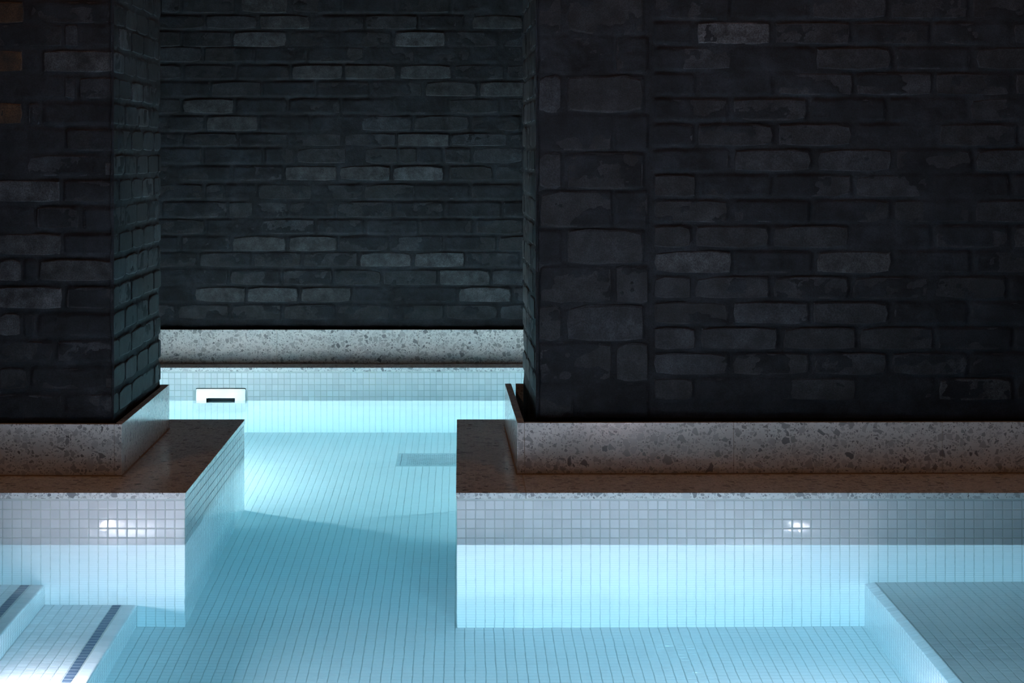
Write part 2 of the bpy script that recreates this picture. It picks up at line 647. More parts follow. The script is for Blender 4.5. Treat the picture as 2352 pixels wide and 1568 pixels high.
GR = (-0.2365, 0.0775, 7.735, 8.025)                    # floor drain
fm = MB()
for b_ in ((XL, XR, Y_FRONT, GR[2] + 0.004), (XL, XR, GR[3] - 0.004, Y_BACK), (XL, GR[0] + 0.004, GR[2] + 0.004, GR[3] - 0.004),
           (GR[1] - 0.004, XR, GR[2] + 0.004, GR[3] - 0.004)):
    fm.box(*b_, FLOOR_Z - 0.10, FLOOR_Z - 0.0005)
floor = structure('floor', fm, M_GROUT,
                  'pool floor laid with small white mosaic tiles under clear blue water', 'pool floor')
structure('floor_deck', MB().box(XL, XR, -1.0, Y_FRONT, -0.98, COPE_Z), M_TERRAZZO,
          'terrazzo deck on the near side of the pool', 'floor')
structure('ceiling', MB().box(XL - 0.1, XR + 0.1, -1.1, 8.95, CEIL_Z, CEIL_Z + 0.1), M_DARKPAINT,
          'flat black plaster ceiling over the pool room', 'ceiling')
structure('wall_left', MB().box(XL - 0.1, XL, -1.0, 8.9, -0.98, CEIL_Z), M_DARKPAINT,
          'black plaster wall at the left end of the pool room', 'wall')
structure('wall_right', MB().box(XR, XR + 0.1, -1.0, 8.9, -0.98, CEIL_Z), M_DARKPAINT,
          'black plaster wall at the right end of the pool room', 'wall')
structure('wall_front', MB().box(XL, XR, -1.1, -1.0, -0.98, CEIL_Z), M_DARKPAINT,
          'black plaster wall on the near side of the pool room', 'wall')

# ---- tiled end walls of the basin (below the ledges' level)
wl = structure('wall_basin_left', MB().box(XL, CHL, LEDGE_Y1 + 0.001, Y_BACK, FLOOR_Z, COPE_Z), M_TILE_FIELD,
               'white tiled left end wall of the channel behind the left ledge', 'wall')
wr = structure('wall_basin_right', MB().box(CHR, XR, LEDGE_Y1 + 0.001, Y_BACK, FLOOR_Z, COPE_Z), M_TILE_FIELD,
               'white tiled right end wall of the channel behind the right ledge', 'wall')
structure('wall_basin_front', MB().box(XL, XR, Y_FRONT, Y_FRONT + 0.006, FLOOR_Z, COPE_Z - COPE_T), M_TILE,
          'white tiled near wall of the pool basin', 'wall')

# ---- pool floor mosaic
ph_floor = -0.0136
fx = edges(XL, XR, 0.0250, ph_floor)
fy = edges(3.4, Y_BACK, 0.0250, LEDGE_Y0)
FL_ROWS = [y for y in fy if 4.79 < y < 4.90]           # nearest rows in view: single tiles
ry0, ry1 = FL_ROWS[0], FL_ROWS[-1]
FLX0, FLX1 = ph_floor - 31 * 0.025, ph_floor + 41 * 0.025
def keep_floor(u, v):
    inled = (v > LEDGE_Y0 - 0.004) & (v < LEDGE_Y1) & ((u < LL_X) | (u > RL_X))
    single = (v > ry0) & (v < ry1) & (u > FLX0) & (u < FLX1)
    drain = (u > GR[0]) & (u < GR[1]) & (v > GR[2]) & (v < GR[3])
    steps = (v < LEDGE_Y0) & ((u < -0.83) | (u > 1.05))
    ends = (v > LEDGE_Y1) & ((u < CHL) | (u > CHR))
    return ~inled & ~single & ~drain & ~steps & ~ends
tile_field('floor_tiles', M_TILE_FIELD, floor, (0, 0, FLOOR_Z), (1, 0, 0), (0, 1, 0), (0, 0, 1), fx, fy, keep=keep_floor)
for a, b in zip(fx[:-1], fx[1:]):
    c = (a + b) / 2
    if not (FLX0 < c < FLX1):
        continue
    for r0, r1 in zip(FL_ROWS[:-1], FL_ROWS[1:]):
        if -0.83 < c < 1.05:
            tile_at(floor, M_TILE, (c, (r0 + r1) / 2, FLOOR_Z), 0.0228, 0.0228, '+z', tilt=0.003)

# ---- back basin wall with its skimmer opening
SK = dict(x0=-1.0819, x1=-0.8763, z0=-0.078, z1=0.0507, ox0=-1.0386, ox1=-0.9213, oz0=-0.058, oz1=0.0105)
wb = MB()
cy0, cy1 = Y_BACK + 0.0005, BACK_WALL_Y + 0.02
ztop = COPE_Z - COPE_T
wb.box(XL, SK['ox0'], cy0, cy1, FLOOR_Z, ztop)
wb.box(SK['ox1'], XR, cy0, cy1, FLOOR_Z, ztop)
wb.box(SK['ox0'], SK['ox1'], cy0, cy1, FLOOR_Z, SK['oz0'])
wb.box(SK['ox0'], SK['ox1'], cy0, cy1, SK['oz1'], ztop)
wall_pool = structure('wall_basin_back', wb, M_GROUT, 'far pool wall of small white mosaic tiles below the terrazzo coping', 'wall')
bx_ph = (582.96 - VPX) / F_PX * Y_BACK
BPX, BPZ = 0.0249, 0.0243
bux = edges(XL, XR, BPX, bx_ph)
rowz = [0.1145 - k * BPZ for k in range(0, 42)]
rowz = [z for z in rowz if z > FLOOR_Z] + [FLOOR_Z]
bvz = sorted(rowz)
BVIS0, BVIS1 = -1.195, 0.262
def keep_back(u, v):
    sk = (u > SK['x0'] - 0.004) & (u < SK['x1'] + 0.004) & (v > SK['z0']) & (v < SK['z1'] + 0.003)
    vis = (v > 0.1145 - 5 * BPZ) & (u > BVIS0) & (u < BVIS1)
    return ~sk & ~vis
tile_field('wall_tiles', M_TILE_FIELD, wall_pool, (0, Y_BACK, 0), (1, 0, 0), (0, 0, 1), (0, -1, 0), bux, bvz, keep=keep_back)
for a, b in zip(bux[:-1], bux[1:]):
    c = (a + b) / 2
    if not BVIS0 < c < BVIS1:
        continue
    for k in range(5):
        z = 0.1145 - (k + 0.5) * BPZ
        if SK['x0'] - 0.004 < c < SK['x1'] + 0.004 and z < SK['z1'] + 0.003:
            continue
        tile_at(wall_pool, M_TILE, (c, Y_BACK, z), BPX - 0.0018, BPZ - 0.0018, '-y')

# ---- coping and plinth along the back wall
trim = structure('trim_1', MB().box(XL, XR, Y_BACK - 0.003, BACK_PLINTH_Y + 0.02, COPE_Z - COPE_T, COPE_Z), M_TERRAZZO,
                 'pale terrazzo coping along the top of the far pool wall', 'coping', 0.001)
bpl = tag(register(bpy.data.objects.new('baseboard_back', None)),
          'speckled grey terrazzo skirting at the foot of the far brick wall', 'skirting', kind='structure')
COL.objects.link(bpl)
bj = [XL] + [(x - VPX) / F_PX * BACK_PLINTH_Y for x in (220, 636, 960, 1284)] + [XR]
for a, b in zip(bj[:-1], bj[1:]):
    MB().box(a + 0.0006, b - 0.0006, BACK_PLINTH_Y, BACK_PLINTH_Y + 0.02, COPE_Z + 0.002, PLINTH_Z).build('slab', M_TERRAZZO, bpl, 0.0008)
MB().box(XL, XR, BACK_PLINTH_Y + 0.002, BACK_PLINTH_Y + 0.019, COPE_Z, PLINTH_Z - 0.003).build('slab_joint', M_JOINT, bpl)

# ---- far brick wall
wall_back = structure('wall_back', MB().box(XL, XR, BACK_WALL_Y + 0.008, 8.9, COPE_Z, CEIL_Z), M_SLURRY,
                      'far wall of black painted bricks lit from the water below', 'wall')
ob, ub, nb = (0, BACK_WALL_Y, 0), (1, 0, 0), (0, -1, 0)
def bxp(c):                                   # crop column -> metres along the wall
    return (360 + c / 2.735 - VPX) / F_PX * BACK_WALL_Y
def bzp(py):
    return CAM_Z - (py - VPY) / F_PX * BACK_WALL_Y
ROWS = [  # (top px, bottom px, brick spans in columns)
    (-5, 29, '30-145 165-490 530-820 850-1160 1180-1490 1515-1835 1860-2175 2200-2310'),
    (36, 66, '-20-295 310-630 650-960 975-1300 1315-1635 1650-1930 1985-2300'),
    (73, 107, '-60-145 165-465 480-815 835-1150 1165-1475 1495-1810 1830-2140 2160-2460'),
    (109, 142, '-20-280 300-605 620-930 950-1300 1340-1615 1640-1965 1990-2300'),
    (150, 181, '-60-150 175-490 510-830 850-1165 1180-1500 1530-1850 1875-2180 2205-2500'),
    (188, 221, '-10-330 345-655 670-990 1010-1330 1350-1670 1690-2010 2030-2330'),
    (228, 260, '-60-145 165-480 500-815 835-1150 1170-1480 1500-1825 1840-2150 2170-2460'),
    (267, 300, '-60-65 75-295 312-632 650-960 975-1270 1290-1600 1620-1960 1980-2280'),
    (307, 335, '-60-150 170-500 520-820 835-1160 1180-1500 1515-1835 1850-2200 2220-2500'),
    (340, 375, '-20-280 300-660 680-860 880-1190 1205-1290 1310-1510 1525-1630 1650-1790 1810-1970 1990-2300'),
    (382, 414, '-60-130 140-460 485-790 810-1130 1150-1465 1485-1800 1840-2110 2130-2430'),
    (424, 457, '-20-285 310-420 430-625 640-970 985-1290 1305-1620 1640-1960 1980-2290'),
    (464, 499, '40-440 455-600 620-820 835-1120 1135-1480 1500-1800 1820-2160 2180-2480'),
    (504, 537, '-20-300 320-620 655-990 1010-1300 1320-1640 1660-1980 2010-2300'),
    (543, 576, '-120-135 160-460 478-810 830-1132 1150-1455 1470-1795 1815-2130 2150-2450'),
    (580, 612, '-60-250 270-590 612-905 920-1260 1280-1600 1618-1930 1945-2275 2290-2600'),
    (620, 654, '-60-220 240-440 462-775 795-1100 1120-1410 1425-1760 1778-2090 2110-2400'),
    (660, 693, '-60-215 240-555 570-885 908-1220 1240-1550 1570-1880 1900-2225 2245-2560'),
    (700, 733, '-160-115 135-450 470-780 800-1120 1140-1460 1480-1800 1820-2140 2160-2460'),
]
CLEAR = {(4, 850), (4, 1180), (6, 165), (14, 830), (15, 1280), (15, 1618), (17, 240), (17, 570), (17, 908), (17, 1900),
         (2, 480), (2, 1495), (0, 530), (1, 650), (7, 312), (10, 810), (10, 1150), (10, 1485), (14, 478), (16, 1778),
         (5, 1690), (5, 2030), (8, 1515), (4, 1530), (1, 1985)}
def add_back_row(top, bot, spans, ri):
    for sp in spans:
        a, b = sp
        clear = (ri, a) in CLEAR
        pr = random.uniform(0.0016, 0.0028) if clear else random.uniform(-0.0026, 0.0012)
        brick_at(wall_back, ob, ub, nb, bxp(a), bxp(b), bzp(bot), bzp(top), pr, bare=clear)
def parse(s):
    out = []
    for t in s.split():
        neg = t.startswith('-')
        p = (t[1:] if neg else t).split('-')
        out.append(((-1 if neg else 1) * int(p[0]), int(p[1])))
    return out
for ri, (t, b, s) in enumerate(ROWS):
    sp = parse(s)
    while sp[-1][1] < 2600:
        sp.append((sp[-1][1] + 18, sp[-1][1] + 330))
    while sp[0][0] > -300:
        sp.insert(0, (sp[0][0] - 330, sp[0][0] - 18))
    add_back_row(t, b, sp, ri)
for k in range(2):                                         # two more courses above the frame
    t = -45 - 39 * k
    add_back_row(t, t + 33, [(x, x + 312) for x in range(-400 + 160 * k, 2500, 330)], -1)

slurry_sheet(wall_back, ob, ub, nb, XL, -1.42, COPE_Z + 0.002, CEIL_Z, 0.02, 3, 0.5, None)
slurry_sheet(wall_back, ob, ub, nb, -1.42, 0.62, COPE_Z + 0.002, 1.80, 0.0052, 3, 0.5, (wall_back.name, 0))
slurry_sheet(wall_back, ob, ub, nb, -1.42, 0.62, 1.80, CEIL_Z, 0.02, 3, 0.5, None)
slurry_sheet(wall_back, ob, ub, nb, 0.62, XR, COPE_Z + 0.002, CEIL_Z, 0.02, 3, 0.5, None)

# ================================================================== TILED LEDGES
def ledge(name, label, x0, x1, chan, side_x, seam_phase, vis0, vis1):
    """x0..x1 along the front; chan = +1 when the channel side is at x1, -1 when at x0"""
    t = thing(name, label, 'pool ledge', ((x0 + x1) / 2, (LEDGE_Y0 + LEDGE_Y1) / 2, FLOOR_Z), 'tiled ledges under the brick pillars')
    g = 0.0005
    cx0, cx1 = (x0 + (g if chan < 0 else 0)), (x1 - (g if chan > 0 else 0))
    MB().box(cx0, cx1, LEDGE_Y0 + g, LEDGE_Y1, FLOOR_Z - 0.02, COPE_Z - COPE_T).build('core', M_GROUT, t)
    ue = edges(x0, x1, PX, seam_phase)
    ze = sorted([z for z in [0.1155 - k * PZ for k in range(0, 42)] if z > FLOOR_Z + 0.004] + [FLOOR_Z])
    zvis = 0.1155 - 5 * PZ
    tile_field('front_tiles', M_TILE_FIELD, t, (0, LEDGE_Y0, 0), (1, 0, 0), (0, 0, 1), (0, -1, 0), ue, ze,
               keep=lambda u, v: ~((v > zvis) & (u > vis0) & (u < vis1)))
    for a, b in zip(ue[:-1], ue[1:]):
        c = (a + b) / 2
        if vis0 < c < vis1:
            for k in range(5):
                tile_at(t, M_TILE, (c, LEDGE_Y0, 0.1155 - (k + 0.5) * PZ), round(b - a, 4) - 0.0019, PZ - 0.0019, '-y')
    ye = edges(LEDGE_Y0, LEDGE_Y1, 0.0248, LEDGE_Y0)
    tile_field('side_tiles', M_TILE_FIELD, t, (side_x, 0, 0), (0, 1, 0), (0, 0, 1), (chan, 0, 0), ye, ze)
    xe = edges(x0, x1, PX, seam_phase)
    tile_field('rear_tiles', M_TILE_FIELD, t, (0, LEDGE_Y1 + g, 0), (1, 0, 0), (0, 0, 1), (0, 1, 0), xe, ze)
    return t

led_l = ledge('tiled_ledge', 'white mosaic ledge with terrazzo coping left of the channel, two steps below it',
              XL, LL_X, 1, LL_X, -0.7371, -1.2005, LL_X)
led_r = ledge('tiled_ledge', 'long white mosaic ledge with terrazzo coping right of the channel',
              RL_X, XR, -1, RL_X, 0.0151, RL_X, 1.462)

def coping(t, x0, x1, joints):
    js = [x0] + joints + [x1]
    for a, b in zip(js[:-1], js[1:]):
        MB().box(a + 0.0005, b - 0.0005, LEDGE_Y0 - 0.0025, LEDGE_Y1 + 0.0025, COPE_Z - COPE_T, COPE_Z).build('coping_slab', M_TERRAZZO, t, 0.0012)
    MB().box(x0 + 0.003, x1 - 0.003, LEDGE_Y0 + 0.002, LEDGE_Y1 - 0.002, COPE_Z - COPE_T, COPE_Z - 0.001).build('coping_joint', M_JOINT, t)
coping(led_l, XL, LL_X + 0.0025, [-1.32])
coping(led_r, RL_X - 0.0025, XR, [(1208 - VPX) / 888.9, (2224 - VPX) / 888.9])

# ================================================================== TERRAZZO PLINTHS
SL = 0.020
def plinth(name, label, corner_f, corner_r, far_x, far_y, joints, chan):
    """upstand of slabs on edge round a pillar foot; corner_f/corner_r: outer channel-side corners (x, y)"""
    t = thing(name, label, 'plinth', ((corner_f[0] + far_x) / 2, (corner_f[1] + corner_r[1]) / 2, COPE_Z), 'terrazzo upstands round the pillars')
    s = -chan                                              # direction into the pillar
    (fx_, fy_), (rx_, ry_) = corner_f, corner_r
    z0, z1 = COPE_Z + 0.0025, PLINTH_Z
    def prism(pts, name='slab'):
        if s < 0:
            pts = pts[::-1]
        MB().prism(pts, z0, z1).build(name, M_TERRAZZO, t, 0.0008)
    prism([(fx_, fy_), (fx_ + s * SL, fy_), (rx_ + s * SL, ry_), (rx_, ry_)])            # side slab, runs full depth
    js = [fx_ + s * (SL + 0.0012)] + joints + [far_x]
    fyx = lambda x: fy_ + (x - fx_) / (far_x - fx_) * (far_y - fy_)
    for a, b in zip(js[:-1], js[1:]):
        b2 = b - s * 0.0011
        prism([(a, fyx(a)), (b2, fyx(b2)), (b2, fyx(b2) + SL), (a, fyx(a) + SL)])
        prism([(a, ry_ - SL), (b2, ry_ - SL), (b2, ry_), (a, ry_)])
    a, b = fx_ + s * 0.002, far_x
    pts = [(a, fyx(a) + 0.0015), (b, fyx(b) + 0.0015), (b, fyx(b) + SL - 0.002), (a, fyx(a) + SL - 0.002)]
    if s < 0: pts = pts[::-1]
    MB().prism(pts, COPE_Z, PLINTH_Z - 0.0012).build('slab_joint', M_JOINT, t)
    # thin bead of sealant along the foot
    pts = [(fx_ - s * 0.0022, fy_ - 0.0022), (far_x, far_y - 0.0022), (far_x, far_y + 0.004), (fx_ + s * 0.004, fy_ + 0.004),
           (rx_ + s * 0.004, ry_), (rx_ - s * 0.0022, ry_)]
    if s < 0: pts = pts[::-1]
    MB().prism(pts, COPE_Z, COPE_Z + 0.0030).build('sealant_bead', M_SEAL, t)
    return t

def pxX(px, Y): return (px - VPX) / F_PX * Y
plinth('terrazzo_plinth', 'speckled terrazzo plinth round the foot of the left brick pillar',
       (-0.9187, 5.673), (-0.9252, 6.648), XL, 5.688, [pxX(-220, 5.68)], 1)
plinth('terrazzo_plinth', 'long speckled terrazzo plinth round the foot of the right brick pillar',
       (0.1556, 5.703), (0.1426, 6.678), XR, 5.728, [pxX(1686, 5.71), pxX(2165, 5.72)], -1)

# ================================================================== BRICK PILLARS
def pz(py, Y): return CAM_Z - (py - VPY) / F_PX * Y

# ---- right pillar
RP_Y, RP_X = 5.762, 0.2115
RP_RX, RP_RY = 0.1985, 6.620
pr_ = thing('brick_pillar', 'wide black brick pillar right of the channel with a strip of larger bricks at its corner', 'pillar',
            ((RP_X + XR) / 2, 6.2, COPE_Z), 'black brick pillars')
MB().prism([(RP_X + 0.009, RP_Y + 0.008), (XR, RP_Y + 0.008), (XR, RP_RY), (RP_RX + 0.009, RP_RY)], COPE_Z, CEIL_Z).build('core', M_SLURRY, pr_)
o_, u_, n_ = (0, RP_Y, 0), (1, 0, 0), (0, -1, 0)
def rx(px): return pxX(px, RP_Y)
top = -8.0
k = -3
while True:
    t = -6.5 + 58.4 * k
    b = t + 49
    if b > 960:
        break
    xs = 1503
    x = xs
    spans = []
    first = True
    while x < 2620:
        ln = random.gauss(171, 3.5)
        if first and k % 2:
            ln = random.gauss(88, 4)
        spans.append((x, x + ln))
        x += ln + random.gauss(13, 1.5)
        first = False
    if k % 2 == 0 and k not in (0,):
        pass
    for a, bb in spans:
        roll = random.random()
        pr = random.uniform(0.0005, 0.002) if roll < 0.30 else random.uniform(-0.003, 0.0006)
        brick_at(pr_, o_, u_, n_, rx(a), rx(bb), pz(b, RP_Y), pz(t, RP_Y), pr, bare=roll < 0.08)
    k += 1
QA, QB, QC = ((1238, 1288), (1303, 1478)), ((1240, 1405), (1416, 1488)), ((1238, 1318), (1331, 1488))
for k, (t, b, q) in enumerate([(-182, -98, QA), (-94, -9, QB), (-5, 79, QA), (84, 168, QB), (174, 258, QA), (263, 345, QB), (351, 433, QA),
                               (438, 521, QB), (527, 606, QA), (611, 696, QB), (701, 782, QA), (787, 875, QB), (880, 962, QC)]):
    for j, (a, bb) in enumerate(q):
        pr = 0.0022 if (k, j) in ((4, 1), (8, 1)) else random.uniform(-0.002, 0.0014)
        brick_at(pr_, o_, u_, n_, rx(a), rx(bb), pz(b, RP_Y), pz(t, RP_Y), pr)
slurry_sheet(pr_, o_, u_, n_, RP_X - 0.003, XR, COPE_Z + 0.002, 1.60, 0.0050, 61, 0.52, (pr_.name, 0))
slurry_sheet(pr_, o_, u_, n_, RP_X - 0.003, XR, 1.60, CEIL_Z, 0.02, 61, 0.52, None)
# channel side of the right pillar
dv = Vector((RP_RX - RP_X, RP_RY - RP_Y, 0)); ln_ = dv.length; dv.normalize()
nv = Vector((-dv.y, dv.x, 0))
if nv.x > 0: nv = -nv
so = (RP_X, RP_Y, 0)
def side_bricks(parent, so, dv, nv, ln, zlist, first):
    for k, (z0, z1) in enumerate(zlist):
        u = 0.003
        f = (k + first) % 2
        while u < ln - 0.03:
            w = 0.098 if (f and u < 0.01) else random.gauss(0.206, 0.006)
            u1 = min(u + w, ln - 0.003)
            brick_at(parent, so, dv, nv, u, u1, z0, z1, random.uniform(-0.0015, 0.0022), bare=random.random() < 0.15)
            u = u1 + random.gauss(0.013, 0.001)
side_bricks(pr_, so, dv, nv, ln_, [(pz(b, RP_Y), pz(b - 49, RP_Y)) for b in [42.5 + 58.4 * q for q in range(-3, 16)]], 0)
slurry_sheet(pr_, so, tuple(dv), tuple(nv), -0.003, ln_, COPE_Z + 0.002, CEIL_Z, 0.008, 81, 0.5, (pr_.name, round(nv[0], 1)))

# ---- left pillar
LP_Y, LP_X = 5.708, -0.9495
LP_RX, LP_RY = -0.9478, 6.612
pl_ = thing('brick_pillar', 'black brick pillar left of the channel with worn brown bricks at its upper left', 'pillar',
            ((LP_X + XL) / 2, 6.15, COPE_Z), 'black brick pillars')
MB().prism([(XL, LP_Y + 0.008), (LP_X - 0.009, LP_Y + 0.008), (LP_RX - 0.009, LP_RY), (XL, LP_RY)], COPE_Z, CEIL_Z).build('core', M_SLURRY, pl_)
o_, u_, n_ = (0, LP_Y, 0), (1, 0, 0), (0, -1, 0)
LROWS = [(-177, -128, '0-140 152-258'), (-117, -67, '0-60 70-240'), (-57, -7, '0-140 152-258'),
         (5, 53, '*0-55 70-250'), (57, 106, '-40-143 150-178 183-258'), (117, 165, '*0-52 60-88 100-258'), (178, 225, '-40-143 150-172 183-258'),
         (238, 285, '*0-51 66-90 100-258'), (297, 345, '-30-140 152-258'), (357, 403, '0-50 62-230'), (415, 463, '-30-138 147-258'),
         (476, 524, '0-70 84-180 192-258'), (538, 585, '-30-140 147-258'), (597, 645, '0-48 56-86 91-258'), (660, 708, '-30-142 152-258'),
         (721, 770, '0-46 55-80 88-258'), (784, 831, '-30-120 132-258'), (846, 893, '0-60 72-240'), (907, 955, '-30-140 152-258')]
PROUD_L = {(12, -30), (13, 91), (14, -30), (15, 0), (13, 0), (7, 0), (5, 0), (3, 0), (5, 100), (10, -30)}
zl = []
for ri, (t, b, s) in enumerate(LROWS):
    zl.append((pz(b, LP_Y), pz(t, LP_Y)))
    items = s.split()
    for q in items:
        worn = q.startswith('*')
        a, bb = parse(q.lstrip('*'))[0]
        pr = random.uniform(0.001, 0.0024) if (ri, a) in PROUD_L else random.uniform(-0.003, 0.0008)
        a2 = a - 120 if worn else a
        brick_at(pl_, o_, u_, n_, pxX(a2, LP_Y), pxX(bb, LP_Y), pz(b, LP_Y), pz(t, LP_Y), pr, worn, (ri, a) in PROUD_L)
    a0 = parse(items[0].lstrip('*'))[0][0] - (120 if items[0].startswith('*') else 0)
    brick_at(pl_, o_, u_, n_, pxX(a0 - 190, LP_Y), pxX(a0 - 12, LP_Y), pz(b, LP_Y), pz(t, LP_Y), random.uniform(-0.002, 0.001))
dv = Vector((LP_RX - LP_X, LP_RY - LP_Y, 0)); ln_ = dv.length; dv.normalize()
nv = Vector((dv.y, -dv.x, 0))
if nv.x < 0: nv = -nv
so = (LP_X, LP_Y, 0)
side_bricks(pl_, so, dv, nv, ln_, zl, 1)
slurry_sheet(pl_, o_, u_, n_, XL, LP_X + 0.003, COPE_Z + 0.002, 1.60, 0.0055, 121, 0.52, (pl_.name, 0))
slurry_sheet(pl_, o_, u_, n_, XL, LP_X + 0.003, 1.60, CEIL_Z, 0.02, 121, 0.52, None)
slurry_sheet(pl_, so, tuple(dv), tuple(nv), -0.003, ln_, COPE_Z + 0.002, CEIL_Z, 0.007, 141, 0.45, (pl_.name, round(nv[0], 1)))

# ================================================================== STEPS AND SUBMERGED LEDGE
def step(name, label, cat, nose_x, back_x, z, base_z, y0, strip, faces):
    """tread between nose_x (open edge) and back_x; faces = +1 when the riser looks to +x"""
    t = thing(name, label, cat, ((nose_x + back_x) / 2, (y0 + LEDGE_Y0) / 2, base_z), None)
    lo, hi = min(nose_x, back_x), max(nose_x, back_x)
    g = 0.0005
    y1 = LEDGE_Y0 - 0.0005
    ew, ed = (0.012, 0.0125) if faces > 0 else (0.0265, 0.024)     # room left for the edge piece
    cm = MB()
    if faces > 0:
        cm.box(lo, hi - ew, y0, y1, FLOOR_Z - 0.02, z - g)
        cm.box(hi - ew, hi - g, y0, y1, FLOOR_Z - 0.02, z - ed)
    else:
        cm.box(lo + ew, hi, y0, y1, FLOOR_Z - 0.02, z - g)
        cm.box(lo + g, lo + ew, y0, y1, FLOOR_Z - 0.02, z - ed)
    cm.build('core', M_GROUT, t)
    # riser
    ye = edges(y0, y1, 0.025, LEDGE_Y0)
    ze = sorted([zz for zz in [z - ed - 0.0005 - q * 0.0243 for q in range(0, 30)] if zz > base_z + 0.004] + [base_z])
    tile_field('riser_tiles', M_TILE_FIELD, t, (nose_x, 0, 0), (0, 1, 0), (0, 0, 1), (faces, 0, 0), ye, ze)
    return t, ye

def nosing_mesh(width, length, r=0.009, chamfer=False):
    """bullnose tile: profile rounded over on its +x edge, lying flat, top at z = 0"""
    prof = [(0, -0.004), (0, -0.0006), (0.0008, 0)]
    for a in range(0, 6):
        th = math.pi / 2 * (1 - a / 5)
        prof.append((width - r + r * math.cos(th), -r + r * math.sin(th)))
    prof.append((width, -r - 0.004))
    if chamfer:                                  # sloping edge piece instead of a bullnose
        prof = [(0, -0.004), (0, -0.0006), (0.0008, 0), (0.003, -0.0004), (0.006, -0.0022), (width - 0.003, -0.0175), (width - 0.0008, -0.0200), (width, -0.024)]
    v, f = [], []
    n = len(prof)
    for y in (-length / 2, length / 2):
        v += [(x, y, z) for x, z in prof]
    for i in range(n - 1):
        f.append((i, i + 1, n + i + 1, n + i))
    v += v[:]                                    # separate end caps
    f.append(tuple(range(2 * n, 3 * n)))
    f.append(tuple(range(4 * n - 1, 3 * n - 1, -1)))
    me = bpy.data.meshes.new('nosing_tile')
    me.from_pydata(v, [], f)
    me.update()
    me.polygons.foreach_set('use_smooth', [3 < i < n - 2 for i in range(len(f))])
    me.materials.append(M_TILE)
    return me
NOSE = nosing_mesh(0.036, 0.0482)
NOSE_S = nosing_mesh(0.027, 0.0236, 0.022, True)

UP_Z, LO_Z, RB_Z = -0.472, -0.674, -0.443
SY0 = 3.3
# lower step
t, ye = step('pool_step', 'lower tiled step with a dark blue stripe, beside the pool floor', 'step', -0.836, -1.073, LO_Z, FLOOR_Z, SY0, True, 1)
def treads(t, nose_x, back_x, z, faces, strip_w, yvis, ncap, nosew):
    s = -faces
    x_str0 = nose_x + s * nosew                      # outer edge of stripe
    x_str1 = x_str0 + s * 0.0246
    lo, hi = sorted((x_str1 if strip_w else x_str0, back_x))
    ue = edges(lo, hi, 0.0250, (x_str1 if strip_w else x_str0))
    rows = [y for y in edges(SY0, LEDGE_Y0 - 0.0005, 0.025, LEDGE_Y0)]
    singles = []
    for a, b in zip(rows[:-1], rows[1:]):
        if yvis[0] < (a + b) / 2 < yvis[1]:
            singles.append((a, b))
    per = len(ue) - 1
    singles = singles[:max(1, ncap // per)]
    s0, s1 = singles[0][0], singles[-1][1]
    tile_field('tread_tiles', M_TILE_FIELD, t, (0, 0, z), (1, 0, 0), (0, 1, 0), (0, 0, 1), ue, rows,
               keep=lambda u, v: ~((v > s0) & (v < s1)))
    for a, b in singles:
        for p, q in zip(ue[:-1], ue[1:]):
            if q - p > 0.006:
                tile_at(t, M_TILE, ((p + q) / 2, (a + b) / 2, z), round(q - p - 0.0021, 4), 0.0229, '+z', tilt=0.003)
    if strip_w:
        for a, b in zip(rows[:-1], rows[1:]):
            if b > 4.2 and b - a > 0.01:
                tile_at(t, M_TILE_BLUE, ((x_str0 + x_str1) / 2, (a + b) / 2, z), 0.0226, 0.0229, '+z', name='stripe_tile', tilt=0.003)
    me = NOSE if nosew > 0.03 else NOSE_S
    pitch = 0.05 if nosew > 0.03 else 0.025
    y = LEDGE_Y0 - 0.001 - pitch / 2
    while y > 4.2:
        w = nosew - 0.0016 + 0.0008
        put('nosing_tile', me, None, t, (nose_x + s * (0.036 if nosew > 0.03 else 0.027) + faces * 0.0008, y, z + 0.0003), (0, 0, 0 if faces > 0 else math.pi))
        y -= pitch
treads(t, -0.836, -1.073, LO_Z, 1, True, (4.55, 5.4), 280, 0.0385)
# upper step
t, ye = step('pool_step', 'upper tiled step with a dark blue stripe, at the left edge of the pool', 'step', -1.073, -1.31, UP_Z, LO_Z, SY0, True, 1)
treads(t, -1.073, -1.31, UP_Z, 1, True, (4.7, 5.4), 280, 0.0385)
# a further step towards the wall, outside the frame
t, ye = step('pool_step', 'topmost tiled step against the black end wall', 'step', -1.31, XL, -0.27, UP_Z, SY0, False, 1)
tile_field('tread_tiles', M_TILE_FIELD, t, (0, 0, -0.27), (1, 0, 0), (0, 1, 0), (0, 0, 1), edges(XL, -1.312, 0.025, -1.312), ye)
# submerged ledge on the right
t, ye = step('submerged_ledge', 'wide submerged tiled seat with pale nosing in the lower right corner', 'pool seat', 1.045, XR, RB_Z, FLOOR_Z, SY0, False, -1)
treads(t, 1.045, XR, RB_Z, -1, False, (4.62, 5.4), 290, 0.0285)

